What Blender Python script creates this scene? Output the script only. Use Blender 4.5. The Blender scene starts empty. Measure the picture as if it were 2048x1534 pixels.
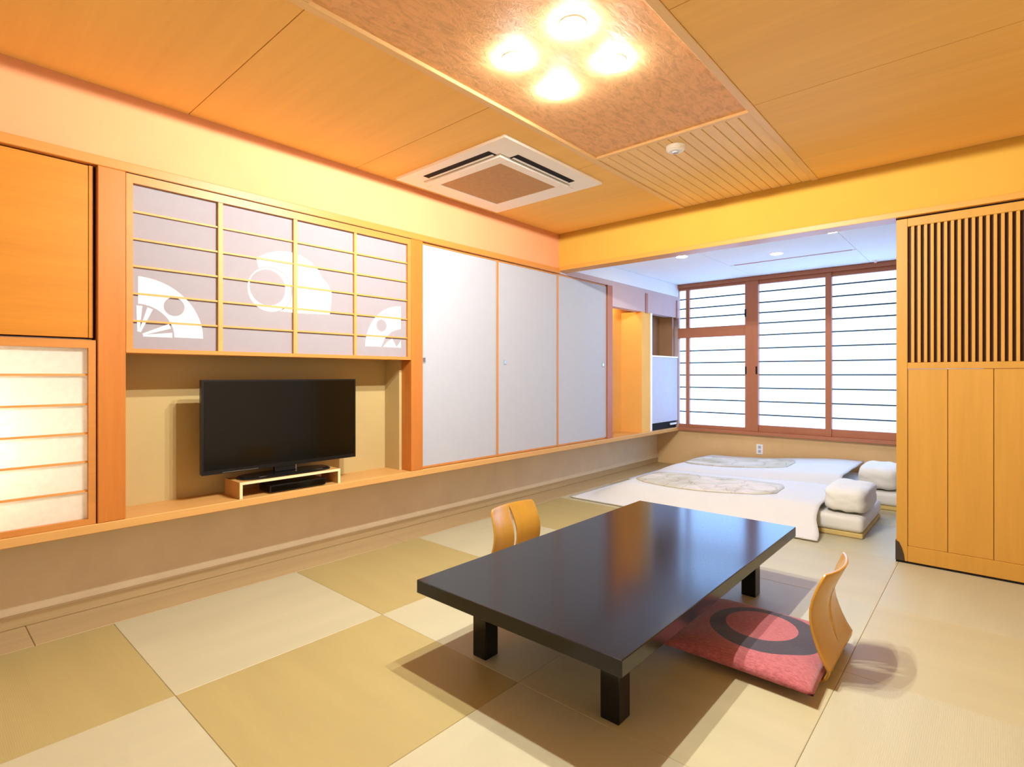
import bpy, bmesh, math, random
from mathutils import Vector, Matrix, noise as mnoise

random.seed(7)
scene = bpy.context.scene
COL = scene.collection

# ------------------------------------------------------------------ camera, world, exposure
F_PX, YAW = 1085.0, math.atan2(962.0, 1085.0)
cam_data = bpy.data.cameras.new('camera')
cam_data.sensor_fit = 'HORIZONTAL'
cam_data.sensor_width = 36.0
cam_data.lens = F_PX / 2048.0 * 36.0
cam_data.shift_y = -17.0 / 2048.0
cam_data.clip_start = 0.02
cam = bpy.data.objects.new('camera', cam_data)
cam.location = (3.02, 0.0, 1.15)
cam.rotation_euler = (math.pi / 2, 0.0, YAW)
COL.objects.link(cam)
scene.camera = cam

world = bpy.data.worlds.new('world')
scene.world = world
world.use_nodes = True
world.node_tree.nodes['Background'].inputs[0].default_value = (0.75, 0.87, 1.0, 1)
world.node_tree.nodes['Background'].inputs[1].default_value = 0.6

scene.view_settings.view_transform = 'Standard'
scene.view_settings.look = 'None'
scene.view_settings.exposure = 0.68
scene.view_settings.gamma = 1.0
scene.view_settings.use_curve_mapping = False

LAMP_W = 50.0                    # each of the four ceiling lamps
LAMP_COLOR = (0.94, 0.99, 1.0)
WINDOW_EMIT = (1.15, 1.95, 3.55)  # paper lit by daylight from behind
SHOJI_LAMP_W = 74.0
DOWNLIGHT_W = 130.0

# ------------------------------------------------------------------ materials
def lin(c):
    out = []
    for v in c:
        v = v / 255.0
        out.append(v / 12.92 if v <= 0.04045 else ((v + 0.055) / 1.055) ** 2.4)
    return (out[0], out[1], out[2], 1.0)

def new_mat(name):
    m = bpy.data.materials.new(name)
    m.use_nodes = True
    nt = m.node_tree
    return m, nt, nt.nodes['Principled BSDF']

def noise_node(nt, scale, stretch=(1, 1, 1), detail=4.0, rough=0.6, distortion=0.0):
    tc = nt.nodes.new('ShaderNodeTexCoord')
    mp = nt.nodes.new('ShaderNodeMapping')
    mp.inputs['Scale'].default_value = stretch
    nz = nt.nodes.new('ShaderNodeTexNoise')
    nz.inputs['Scale'].default_value = scale
    nz.inputs['Detail'].default_value = detail
    nz.inputs['Roughness'].default_value = rough
    nz.inputs['Distortion'].default_value = distortion
    nt.links.new(tc.outputs['Object'], mp.inputs['Vector'])
    nt.links.new(mp.outputs['Vector'], nz.inputs['Vector'])
    return nz

def ramp_node(nt, fac, stops):
    r = nt.nodes.new('ShaderNodeValToRGB')
    els = r.color_ramp.elements
    els[0].position, els[0].color = stops[0]
    els[1].position, els[1].color = stops[1]
    for p, c in stops[2:]:
        e = els.new(p)
        e.color = c
    nt.links.new(fac, r.inputs['Fac'])
    return r

def shade(c, k):
    return (min(c[0] * k, 1), min(c[1] * k, 1), min(c[2] * k, 1), 1)

def plain(name, rgb, rough=0.6, spec=0.3, var=0.05, scale=6.0, bump=0.0, bump_scale=200.0, stretch=(1, 1, 1)):
    m, nt, b = new_mat(name)
    c = lin(rgb)
    nz = noise_node(nt, scale, stretch)
    r = ramp_node(nt, nz.outputs['Fac'], [(0.3, shade(c, 1 - var)), (0.7, shade(c, 1 + var))])
    nt.links.new(r.outputs['Color'], b.inputs['Base Color'])
    b.inputs['Roughness'].default_value = rough
    b.inputs['Specular IOR Level'].default_value = spec
    if bump:
        n2 = noise_node(nt, bump_scale, stretch, 3.0)
        bp = nt.nodes.new('ShaderNodeBump')
        bp.inputs['Strength'].default_value = bump
        bp.inputs['Distance'].default_value = 0.004
        nt.links.new(n2.outputs['Fac'], bp.inputs['Height'])
        nt.links.new(bp.outputs['Normal'], b.inputs['Normal'])
    return m

def wood(name, rgb, axis='y', rough=0.42, var=0.12, scale=9.0, spec=0.35, streak=0.0):
    m, nt, b = new_mat(name)
    c = lin(rgb)
    st = {'x': (0.06, 1, 1), 'y': (1, 0.06, 1), 'z': (1, 1, 0.06)}[axis]
    nz = noise_node(nt, scale, st, 6.0, 0.65, 0.6)
    n2 = noise_node(nt, scale * 7, st, 3.0, 0.6)
    mix = nt.nodes.new('ShaderNodeMath'); mix.operation = 'MULTIPLY_ADD'
    mix.inputs[1].default_value = 0.35
    nt.links.new(n2.outputs['Fac'], mix.inputs[0])
    sc = nt.nodes.new('ShaderNodeMath'); sc.operation = 'MULTIPLY'; sc.inputs[1].default_value = 0.65
    nt.links.new(nz.outputs['Fac'], sc.inputs[0])
    nt.links.new(sc.outputs[0], mix.inputs[2])
    stops = [(0.32, shade(c, 1 - var)), (0.62, shade(c, 1 + var * 0.6))]
    if streak:
        stops.append((0.27, shade(c, 1 - var - streak)))
    r = ramp_node(nt, mix.outputs[0], stops)
    nt.links.new(r.outputs['Color'], b.inputs['Base Color'])
    b.inputs['Roughness'].default_value = rough
    b.inputs['Specular IOR Level'].default_value = spec
    return m

def emit(name, rgb, strength):
    m = bpy.data.materials.new(name)
    m.use_nodes = True
    nt = m.node_tree
    nt.nodes.remove(nt.nodes['Principled BSDF'])
    e = nt.nodes.new('ShaderNodeEmission')
    e.inputs['Color'].default_value = (rgb[0], rgb[1], rgb[2], 1)
    e.inputs['Strength'].default_value = strength
    nt.links.new(e.outputs[0], nt.nodes['Material Output'].inputs['Surface'])
    return m

M = {}
M['ceiling'] = wood('ceiling_veneer', (254, 198, 110), 'x', 0.62, 0.07, 5.0, 0.15)
M['ceiling_right'] = M['ceiling']
M['trim_ceiling'] = wood('ceiling_batten', (244, 200, 134), 'y', 0.5, 0.08)
M['reed'] = wood('reed_slat', (252, 206, 134), 'y', 0.5, 0.10, 12)
M['plaster'] = plain('warm_plaster', (224, 155, 106), 0.9, 0.1, 0.03, 3.0, 0.15, 300)
M['pale_plaster'] = plain('pale_plaster', (244, 236, 224), 0.9, 0.1, 0.03, 3.0, 0.15, 300)
M['ochre'] = plain('shaded_plaster', (204, 154, 62), 0.9, 0.1, 0.03, 3.0, 0.15, 300)  # beam wall: same plaster, its yellow shade put into the colour
M['lowwall'] = plain('sand_plaster', (226, 204, 166), 0.9, 0.1, 0.05, 4.0, 0.25, 260)
M['wood_h'] = wood('pine_rail', (202, 130, 58), 'y', 0.42, 0.10)
M['wood_hx'] = wood('pine_rail_cross', (214, 146, 62), 'x', 0.42, 0.10)
M['wood_v'] = wood('pine_post', (194, 114, 42), 'z', 0.42, 0.14, 8.0, 0.35, 0.15)
M['wood_edge'] = wood('fusuma_edge', (196, 128, 60), 'z', 0.42, 0.10)
M['board'] = wood('cedar_board', (202, 126, 30), 'y', 0.5, 0.14, 7.0, 0.3, 0.25)
M['door'] = wood('amber_door', (200, 144, 58), 'z', 0.45, 0.08, 6.0, 0.3)
M['door_slat'] = wood('amber_slat', (206, 148, 60), 'z', 0.45, 0.10, 8.0, 0.3)
M['dark_back'] = wood('dark_backing', (74, 44, 30), 'z', 0.6, 0.2)
M['shelf'] = wood('shelf_board', (208, 154, 86), 'y', 0.4, 0.10)
M['floorwood'] = wood('floor_board', (178, 149, 104), 'y', 0.38, 0.12, 8.0)
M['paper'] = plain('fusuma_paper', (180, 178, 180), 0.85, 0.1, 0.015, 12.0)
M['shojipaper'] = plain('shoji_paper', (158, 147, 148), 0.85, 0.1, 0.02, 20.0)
M['kumiko'] = wood('kumiko_bar', (222, 150, 76), 'y', 0.5, 0.08)
M['win_wood'] = wood('window_cedar', (176, 108, 74), 'z', 0.5, 0.10)
M['win_wood_h'] = wood('window_cedar_rail', (178, 110, 76), 'x', 0.5, 0.10)
M['win_bar'] = plain('window_bar', (70, 78, 84), 0.6, 0.2)
M['win_glow'] = emit('daylit_paper', WINDOW_EMIT, 1.0)
M['fan_glow'] = emit('backlit_cutout', (1.0, 0.94, 0.82), 0.82)
M['lamp_glow'] = emit('lamp_globe', LAMP_COLOR, 100.0)
M['lamp_glass'] = emit('lamp_glass', LAMP_COLOR, 100.0)
M['white_ceiling'] = plain('white_ceiling_paper', (240, 240, 240), 0.85, 0.1, 0.01)
M['grey_paper'] = plain('grey_paper', (196, 194, 204), 0.8, 0.1, 0.03, 14.0)
M['mauve'] = plain('mauve_plaster', (206, 178, 172), 0.9, 0.1, 0.03)
M['niche'] = plain('amber_plaster', (236, 178, 96), 0.9, 0.1, 0.03)
M['brown_panel'] = wood('brown_panel', (150, 108, 72), 'z', 0.6, 0.12)
M['white_plastic'] = plain('white_plastic', (252, 244, 230), 0.45, 0.4, 0.01)
M['grille'] = plain('grille_filter', (196, 152, 104), 0.7, 0.2, 0.06, 30.0, 0.3, 500)
M['black_gap'] = plain('black_gap', (24, 18, 16), 0.7, 0.2)
M['black_plastic'] = plain('black_plastic', (14, 13, 13), 0.25, 0.5, 0.0)
M['chrome'] = plain('chrome', (200, 200, 200), 0.25, 0.5)
M['chrome'].node_tree.nodes['Principled BSDF'].inputs['Metallic'].default_value = 1.0
M['brass'] = plain('handle_metal', (160, 160, 140), 0.35, 0.5)
M['screen'] = plain('tv_screen', (13, 10, 5), 0.10, 0.32, 0.0)
M['pale_ply'] = wood('pale_edge', (246, 214, 160), 'y', 0.5, 0.05)
M['stand'] = wood('stand_board', (196, 146, 84), 'y', 0.5, 0.08)
M['lacquer'] = plain('dark_lacquer', (18, 15, 15), 0.16, 0.42, 0.03, 3.0)
M['lacquer_edge'] = plain('lacquer_edge', (34, 27, 20), 0.2, 0.5, 0.05)
M['ply'] = wood('bent_plywood', (186, 132, 46), 'z', 0.25, 0.10, 6.0, 0.5)
M['linen'] = plain('white_linen', (216, 212, 206), 0.9, 0.1, 0.015, 8.0, 0.25, 30)
M['mattress'] = plain('mattress_ticking', (224, 219, 208), 0.9, 0.1, 0.02, 8.0, 0.25, 40)
M['mat_under'] = plain('under_mat', (206, 178, 112), 0.9, 0.1, 0.04)
M['guard'] = plain('dark_guard', (62, 50, 40), 0.6, 0.3)

def tatami(name, rgb, axis):
    m, nt, b = new_mat(name)
    c = lin(rgb)
    tc = nt.nodes.new('ShaderNodeTexCoord')
    wv = nt.nodes.new('ShaderNodeTexWave')
    wv.wave_type = 'BANDS'
    wv.bands_direction = 'X' if axis == 'x' else 'Y'
    wv.inputs['Scale'].default_value = 55.0
    wv.inputs['Distortion'].default_value = 0.4
    wv.inputs['Detail'].default_value = 1.0
    nt.links.new(tc.outputs['Object'], wv.inputs['Vector'])
    nz = noise_node(nt, 7.0, (1, 0.15, 1) if axis == 'x' else (0.15, 1, 1), 4)
    r = ramp_node(nt, nz.outputs['Fac'], [(0.3, shade(c, 0.955)), (0.7, shade(c, 1.04))])
    nt.links.new(r.outputs['Color'], b.inputs['Base Color'])
    bp = nt.nodes.new('ShaderNodeBump')
    bp.inputs['Strength'].default_value = 0.12
    bp.inputs['Distance'].default_value = 0.002
    nt.links.new(wv.outputs['Fac'], bp.inputs['Height'])
    nt.links.new(bp.outputs['Normal'], b.inputs['Normal'])
    b.inputs['Roughness'].default_value = 0.5
    b.inputs['Specular IOR Level'].default_value = 0.35
    return m
M['tatami_light'] = tatami('tatami_light', (184, 173, 138), 'x')  # light and dark mats: sheen of the weave direction put into the colour
M['tatami_mid'] = tatami('tatami_mid', (184, 170, 130), 'y')  # dark mats on the right, lightened in colour for the sheen there
M['tatami_dark'] = tatami('tatami_dark', (170, 150, 95), 'y')

def rough_panel():
    m, nt, b = new_mat('woven_bark')
    c = lin((244, 184, 124))
    nz = noise_node(nt, 26.0, (1.6, 0.55, 1), 5.0, 0.7, 0.8)
    r = ramp_node(nt, nz.outputs['Fac'], [(0.33, shade(c, 0.78)), (0.55, shade(c, 1.05))])
    nt.links.new(r.outputs['Color'], b.inputs['Base Color'])
    bp = nt.nodes.new('ShaderNodeBump')
    bp.inputs['Strength'].default_value = 0.5
    bp.inputs['Distance'].default_value = 0.01
    nt.links.new(nz.outputs['Fac'], bp.inputs['Height'])
    nt.links.new(bp.outputs['Normal'], b.inputs['Normal'])
    b.inputs['Roughness'].default_value = 0.6
    b.inputs['Specular IOR Level'].default_value = 0.25
    return m
M['bark'] = rough_panel()

def lamp_paper():
    m = bpy.data.materials.new('lamp_shoji_paper')
    m.use_nodes = True
    nt = m.node_tree
    nt.nodes.remove(nt.nodes['Principled BSDF'])
    d = nt.nodes.new('ShaderNodeBsdfDiffuse')
    t = nt.nodes.new('ShaderNodeBsdfTranslucent')
    nz = noise_node(nt, 40.0, (1, 1, 1), 3)
    r = ramp_node(nt, nz.outputs['Fac'], [(0.3, (0.86, 0.80, 0.70, 1)), (0.7, (0.92, 0.86, 0.76, 1))])
    nt.links.new(r.outputs['Color'], d.inputs['Color'])
    nt.links.new(r.outputs['Color'], t.inputs['Color'])
    mx = nt.nodes.new('ShaderNodeMixShader')
    mx.inputs[0].default_value = 0.6
    nt.links.new(d.outputs[0], mx.inputs[1])
    nt.links.new(t.outputs[0], mx.inputs[2])
    nt.links.new(mx.outputs[0], nt.nodes['Material Output'].inputs['Surface'])
    return m
M['lamp_paper'] = lamp_paper()

# ------------------------------------------------------------------ helpers
def tag(o, label=None, cat=None, group=None, kind=None):
    if label: o['label'] = label
    if cat: o['category'] = cat
    if group: o['group'] = group
    if kind: o['kind'] = kind
    return o

def world_loc(o):
    v = Vector((0, 0, 0))
    while o is not None:
        v += Vector(o.location)
        o = o.parent
    return v

def link_mesh(name, bm, mat, parent=None, loc=None, smooth=False):
    """bm is in world coordinates; the object's origin sits at loc (or its parent's origin)."""
    if loc is None:
        if parent is not None:
            loc = world_loc(parent)
        else:
            xs = [v.co for v in bm.verts]
            loc = Vector((sum(v.x for v in xs) / len(xs), sum(v.y for v in xs) / len(xs), min(v.z for v in xs)))
    loc = Vector(loc)
    bmesh.ops.translate(bm, verts=bm.verts, vec=-loc)
    bmesh.ops.recalc_face_normals(bm, faces=bm.faces)
    me = bpy.data.meshes.new(name)
    bm.to_mesh(me)
    bm.free()
    if smooth:
        for p in me.polygons:
            p.use_smooth = True
    if mat is not None:
        me.materials.append(M[mat] if isinstance(mat, str) else mat)
    o = bpy.data.objects.new(name, me)
    COL.objects.link(o)
    if parent is not None:
        o.parent = parent
        o.location = loc - world_loc(parent)
    else:
        o.location = loc
    return o

def empty(name, loc):
    o = bpy.data.objects.new(name, None)
    o.empty_display_size = 0.1
    o.location = loc
    COL.objects.link(o)
    return o

def add_box(bm, x0, x1, y0, y1, z0, z1, bevel=0.0, segs=1):
    g = bmesh.ops.create_cube(bm, size=1.0)
    vs = g['verts']
    for v in vs:
        v.co.x = x0 if v.co.x < 0 else x1
        v.co.y = y0 if v.co.y < 0 else y1
        v.co.z = z0 if v.co.z < 0 else z1
    if bevel:
        es = {e for v in vs for e in v.link_edges}
        bmesh.ops.bevel(bm, geom=list(es), offset=bevel, segments=segs, profile=0.5, affect='EDGES')

def box(name, mat, x0, x1, y0, y1, z0, z1, parent=None, bevel=0.0, segs=1, loc=None, smooth=False):
    bm = bmesh.new()
    add_box(bm, x0, x1, y0, y1, z0, z1, bevel, segs)
    return link_mesh(name, bm, mat, parent, loc, smooth)

def frame_yz(name, mat, x0, x1, y0, y1, z0, z1, w, parent, wt=None, wb=None):
    """rectangular frame in a plane of constant x"""
    wt = w if wt is None else wt
    wb = w if wb is None else wb
    bm = bmesh.new()
    add_box(bm, x0, x1, y0, y0 + w, z0, z1)
    add_box(bm, x0, x1, y1 - w, y1, z0, z1)
    add_box(bm, x0, x1, y0 + w, y1 - w, z1 - wt, z1)
    add_box(bm, x0, x1, y0 + w, y1 - w, z0, z0 + wb)
    return link_mesh(name, bm, mat, parent)

def lathe(bm, cx, cy, prof, n=24):
    rings = []
    for r, z in prof:
        if r < 1e-6:
            rings.append([bm.verts.new((cx, cy, z))])
        else:
            rings.append([bm.verts.new((cx + r * math.cos(2 * math.pi * k / n), cy + r * math.sin(2 * math.pi * k / n), z)) for k in range(n)])
    for a, b in zip(rings, rings[1:]):
        for k in range(n):
            k2 = (k + 1) % n
            if len(a) == 1 and len(b) == 1: continue
            if len(a) == 1: bm.faces.new((a[0], b[k], b[k2]))
            elif len(b) == 1: bm.faces.new((a[k], b[0], a[k2]))
            else: bm.faces.new((a[k], b[k], b[k2], a[k2]))
    for r in (rings[0], rings[-1]):
        if len(r) > 2:
            bm.faces.new(r)

def copy_of(o, parent, dloc):
    c = o.copy()
    COL.objects.link(c)
    c.parent = parent
    c.location = Vector(o.location) + Vector(dloc)
    return c

# ------------------------------------------------------------------ the setting
YB, YH, YW = -1.7, 4.065, 6.64       # back wall, header wall, window wall
XR = 5.0                             # right wall
ZC = 2.458                           # main ceiling
ZF = 2.30                            # ceiling of the inner room
ZK0, ZK1 = 2.093, 2.137              # head rail on the left wall
ZS0, ZS1 = 0.442, 0.483              # long shelf board
XN = -0.27                           # back of the television alcove
XL = -0.30                           # wall under the shelf

# floor with tatami mats
floor = box('floor', 'mat_under', -0.45, XR + 0.1, YB - 0.1, YW + 0.3, -0.12, -0.03)
tag(floor, 'floor of square edgeless straw mats with a strip of boards along the left', 'floor', kind='structure')
xl = [-0.022, 0.825, 1.69, 2.585, 3.47, 4.34, XR]
yl = [-1.08 - 0.62, -1.08, -0.21, 0.655, 1.535, 2.43, 3.235, 4.11, 4.98, 5.85, YW]
for i in range(len(xl) - 1):
    for j in range(len(yl) - 1):
        light = (i + j) % 2 == 1
        g = 0.0005
        box('tatami_mat', 'tatami_light' if light else ('tatami_dark' if i < 2 else 'tatami_mid'), xl[i] + g, xl[i + 1] - g, yl[j] + g, yl[j + 1] - g, -0.03, 0.0, floor, 0.0015)
# boards in front of the recessed wall
for k, (a, b) in enumerate([(-1.7, 0.38), (0.38, 2.3), (2.3, 4.4), (4.4, 6.64)]):
    box('floor_board', 'floorwood', XL, xl[0] - 0.001, a + 0.0008, b - 0.0008, -0.03, 0.002, floor, 0.002)

# left wall
wl = box('wall_left', 'plaster', -0.12, 0.0, YB, YH + 0.12, ZK1, ZC + 0.06)
tag(wl, 'cream plaster band of the left wall above the head rail', 'wall', kind='structure')
w2 = box('wall_left', 'lowwall', XL - 0.06, XL, YB, YW, 0.06, ZS0)
tag(w2, 'recessed sand coloured wall under the long shelf board', 'wall', kind='structure')
w3 = box('wall_left', 'lowwall', -0.52, -0.45, YB, YW + 0.1, -0.03, ZC + 0.06)
tag(w3, 'outer shell of the left wall behind the closets', 'wall', kind='structure')
bb = box('baseboard_left', 'floorwood', XL - 0.06, XL + 0.012, YB, YW, 0.002, 0.062, bevel=0.003)
tag(bb, 'low wooden baseboard under the recessed left wall', 'baseboard', kind='structure')
t = box('trim_1', 'wood_h', -0.10, 0.016, YB, YH, ZK0, ZK1, bevel=0.003)
tag(t, 'long wooden head rail running along the left wall', 'rail', kind='structure')
t = box('trim_2', 'shelf', XL - 0.02, 0.018, YB, YW, ZS0, ZS1, bevel=0.003)
tag(t, 'long wooden shelf board carrying the alcove and the closets', 'shelf', kind='structure')
t = box('trim_3', 'wood_v', -0.28, 0.014, 0.588, 0.694, ZS1, ZK0, bevel=0.003)
tag(t, 'broad knotty wooden post left of the television alcove', 'post', kind='structure')
t = box('trim_4', 'wood_v', -0.10, 0.012, 2.345, 2.447, ZS1, ZK0, bevel=0.003)
tag(t, 'wooden post between the television alcove and the white closet doors', 'post', kind='structure')

# television alcove: back wall, right side wall
al = box('wall_alcove', 'lowwall', XN - 0.05, XN, 0.66, 2.40, ZS1, 1.30)
tag(al, 'ochre back wall of the television alcove', 'wall', kind='structure')
al2 = box('wall_alcove', 'lowwall', XN, -0.10, 2.325, 2.40, ZS1, 1.30)
tag(al2, 'right side wall of the television alcove', 'wall', kind='structure')
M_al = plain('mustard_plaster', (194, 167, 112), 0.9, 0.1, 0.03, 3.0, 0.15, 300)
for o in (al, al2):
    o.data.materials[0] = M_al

# header wall towards the inner room
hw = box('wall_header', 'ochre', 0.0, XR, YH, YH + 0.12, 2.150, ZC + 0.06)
tag(hw, 'plaster beam wall, yellow shade painted in, above the opening to the inner room', 'wall', kind='structure')
t = box('trim_5', 'wood_hx', 0.0, XR, YH - 0.012, YH + 0.13, 2.115, 2.150, bevel=0.002)
tag(t, 'wooden lintel under the plaster beam wall', 'rail', kind='structure')
hs = box('trim_6', 'win_wood_h', 0.0, XR, YH + 0.12, YH + 0.14, 2.150, ZF, bevel=0.002)
tag(hs, 'wooden board on the inner face of the beam wall', 'trim', kind='structure')

# right and back walls of the main room, side wall of the inner room
o = box('wall_right', 'pale_plaster', XR, XR + 0.1, YB, YW, 0.0, ZC + 0.06); tag(o, 'plaster wall on the right of the room', 'wall', kind='structure')
o = box('wall_back', 'pale_plaster', -0.45, XR + 0.1, YB - 0.1, YB, 0.0, ZC + 0.06); tag(o, 'plaster wall behind the camera', 'wall', kind='structure')
o = box('wall_inner', 'mauve', 3.32, 3.42, YH + 0.12, YW, 0.0, ZF); tag(o, 'side wall of the inner room behind the lattice door', 'wall', kind='structure')

# window wall
XW0, XW1 = 0.0, 3.32
ww = box('wall_window', 'lowwall', -0.45, XR, YW, YW + 0.12, 0.0, 0.452)
ww.data.materials[0] = plain('tan_plaster', (222, 184, 130), 0.9, 0.1, 0.04, 4.0, 0.2, 260)
tag(ww, 'tan plaster wall below the paper window', 'wall', kind='structure')
o = box('wall_window', 'mauve', -0.45, XR, YW, YW + 0.12, 2.296, ZC); tag(o, 'narrow wall strip above the paper window', 'wall', kind='structure')
o = box('wall_window', 'mauve', 3.00, XR, YW, YW + 0.12, 0.452, 2.296); tag(o, 'wall right of the paper window behind the lattice door', 'wall', kind='structure')
o = box('wall_window', 'mauve', -0.45, -0.002, YW, YW + 0.12, 0.452, 2.296); tag(o, 'wall left of the paper window behind the alcove', 'wall', kind='structure')

win = empty('window_1', (1.5, YW, 0.452))
tag(win, 'wide cedar framed paper window with horizontal bars across the inner room', 'window', kind='structure')
yf = YW - 0.03
box('window_sill', 'win_wood_h', 0.0, 3.0, yf - 0.035, YW + 0.04, 0.452, 0.488, win, 0.003)
box('window_head', 'win_wood_h', 0.0, 3.0, yf - 0.02, YW + 0.04, 2.252, 2.297, win, 0.003)
def sash(x0, x1, z0, z1, bars, yo, wl_, wr_, wt_, wb_):
    s = box('window_pane', 'win_glow', x0, x1, YW + 0.012 + yo, YW + 0.016 + yo, z0, z1, win)
    for zb in bars:
        box('window_bar', 'win_bar', x0, x1, YW + 0.002 + yo, YW + 0.0115 + yo, zb - 0.008, zb + 0.008, s)
    y0, y1 = yf + yo, YW + 0.03 + yo
    if wl_: box('window_stile', 'win_wood', x0 - wl_, x0, y0, y1, z0 - wb_, z1 + wt_, win, 0.002)
    if wr_: box('window_stile', 'win_wood', x1, x1 + wr_, y0, y1, z0 - wb_, z1 + wt_, win, 0.002)
    if wt_: box('window_rail', 'win_wood_h', x0, x1, y0, y1, z1, z1 + wt_, win, 0.002)
    if wb_: box('window_rail', 'win_wood_h', x0, x1, y0, y1, z0 - wb_, z0, win, 0.002)
Bu = [2.112, 1.992, 1.872]
Bl = [1.455, 1.304, 1.150, 0.995, 0.843, 0.686]
Bm = [2.120, 1.994, 1.875, 1.753, 1.615, 1.463, 1.305, 1.152, 0.997, 0.841, 0.686]
sash(0.012, 0.105, 1.745, 2.222, Bu, 0.0, 0.0, 0.0, 0.030, 0.0)
sash(0.012, 0.105, 0.530, 1.618, Bl, 0.0, 0.0, 0.0, 0.0, 0.042)
sash(0.148, 0.834, 1.745, 2.222, Bu, 0.0, 0.043, 0.0, 0.030, 0.0)
sash(0.148, 0.834, 0.530, 1.618, Bl, 0.0, 0.043, 0.0, 0.0, 0.042)
box('window_transom', 'win_wood_h', 0.0, 0.834, yf, YW + 0.03, 1.618, 1.745, win, 0.003)
box('window_post', 'win_wood', 0.834, 0.982, yf - 0.012, YW + 0.05, 0.488, 2.252, win, 0.003)
sash(0.982, 1.668, 0.568, 2.205, Bm, 0.006, 0.0, 0.0, 0.047, 0.080)
sash(1.728, 2.300, 0.568, 2.205, Bm, 0.012, 0.0, 0.040, 0.047, 0.080)
sash(2.340, 2.960, 0.568, 2.205, Bm, 0.006, 0.0, 0.040, 0.047, 0.080)
box('window_stile', 'win_wood', 1.668, 1.728, yf - 0.004, YW + 0.04, 0.488, 2.252, win, 0.002)
for x, z in [(0.838, 1.880), (0.842, 1.205), (0.962, 1.205)]:
    box('finger_catch', 'black_gap', x - 0.006, x + 0.010, yf - 0.020, yf - 0.001, z - 0.045, z + 0.045, win, 0.002)

# main ceiling: three bands of panels between battens
ceil = box('ceiling', 'ceiling', -0.12, XR + 0.1, YB - 0.1, YH + 0.12, 2.535, 2.58)
tag(ceil, 'orange veneer ceiling with a recessed rough panel and reed slats', 'ceiling', kind='structure')
XA, XB = 1.205, 2.125
g = 0.002
for a, b in zip([YB, -0.92, 0.02, 0.96, 1.91, 2.86], [-0.92, 0.02, 0.96, 1.91, 2.86, YH]):
    box('ceiling_panel', 'ceiling', 0.0, XA - 0.024, a + g, b - g, ZC, ZC + 0.04, ceil)
for x0, x1 in [(XB + 0.024, 3.55), (3.55, XR)]:
    for a, b in zip([YB, -0.92, 0.0, 0.91, 1.828, 2.75], [-0.92, 0.0, 0.91, 1.828, 2.75, YH]):
        box('ceiling_panel', 'ceiling', x0 + g, x1 - g, a + g, b - g, ZC, ZC + 0.04, ceil)
box('ceiling_batten', 'trim_ceiling', XA - 0.024, XA + 0.014, YB, YH, ZC - 0.005, ZC + 0.075, ceil, 0.002)
box('ceiling_batten', 'trim_ceiling', XB - 0.014, XB + 0.024, YB, YH, ZC - 0.005, ZC + 0.075, ceil, 0.002)
box('rough_panel', 'bark', XA + 0.014, XB - 0.014, 0.955, 2.80, ZC + 0.012, ZC + 0.06, ceil)
for y in (0.94, 2.812):
    box('ceiling_batten', 'trim_ceiling', XA + 0.014, XB - 0.014, y - 0.014, y + 0.014, ZC - 0.002, ZC + 0.06, ceil, 0.002)
nre = 14
wre = (XB - XA - 0.028) / nre
for y0, y1 in [(2.826, YH), (YB, 0.926)]:
    for k in range(nre):
        a = XA + 0.014 + k * wre
        box('ceiling_slat', 'reed', a + 0.0015, a + wre - 0.0015, y0, y1, ZC + 0.002, ZC + 0.02, ceil, 0.003)

# inner room ceiling
fc = box('ceiling', 'white_ceiling', -0.45, 3.42, YH + 0.12, YW + 0.1, ZF + 0.012, ZF + 0.05)
tag(fc, 'white papered ceiling of the inner room with downlights', 'ceiling', kind='structure')
for x0, x1, y0, y1 in [(-0.45, 0.945, YH + 0.14, YW), (0.945, 2.085, YH + 0.14, 5.79), (0.945, 2.085, 5.815, YW), (2.085, 3.32, YH + 0.14, YW)]:
    box('ceiling_panel', 'white_ceiling', x0 + 0.0015, x1 - 0.0015, y0, y1, ZF, ZF + 0.012, fc)
box('ceiling_groove', 'win_wood_h', 0.99, 2.05, 5.788, 5.817, ZF - 0.003, ZF + 0.011, fc)
co = box('trim_7', 'white_ceiling', -0.06, 0.006, YH + 0.14, YW - 0.03, 2.145, ZF - 0.001, bevel=0.002)
tag(co, 'white cornice band under the inner ceiling on the left', 'trim', kind='structure')

# ------------------------------------------------------------------ left wall fittings
# upper left board door
d = empty('door_1', (0.0, 0.14, 1.312))
tag(d, 'golden knotty wood sliding panel at the upper left beside the broad post', 'door', kind='structure')
box('door_panel', 'board', -0.032, -0.014, -0.30, 0.560, 1.317, 2.089, d, 0.001)
box('door_edge', 'board', -0.034, -0.010, 0.5605, 0.576, 1.316, 2.089, d, 0.001)
box('door_back', 'black_gap', -0.060, -0.040, -0.35, 0.587, 1.30, 2.092, d)
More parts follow.
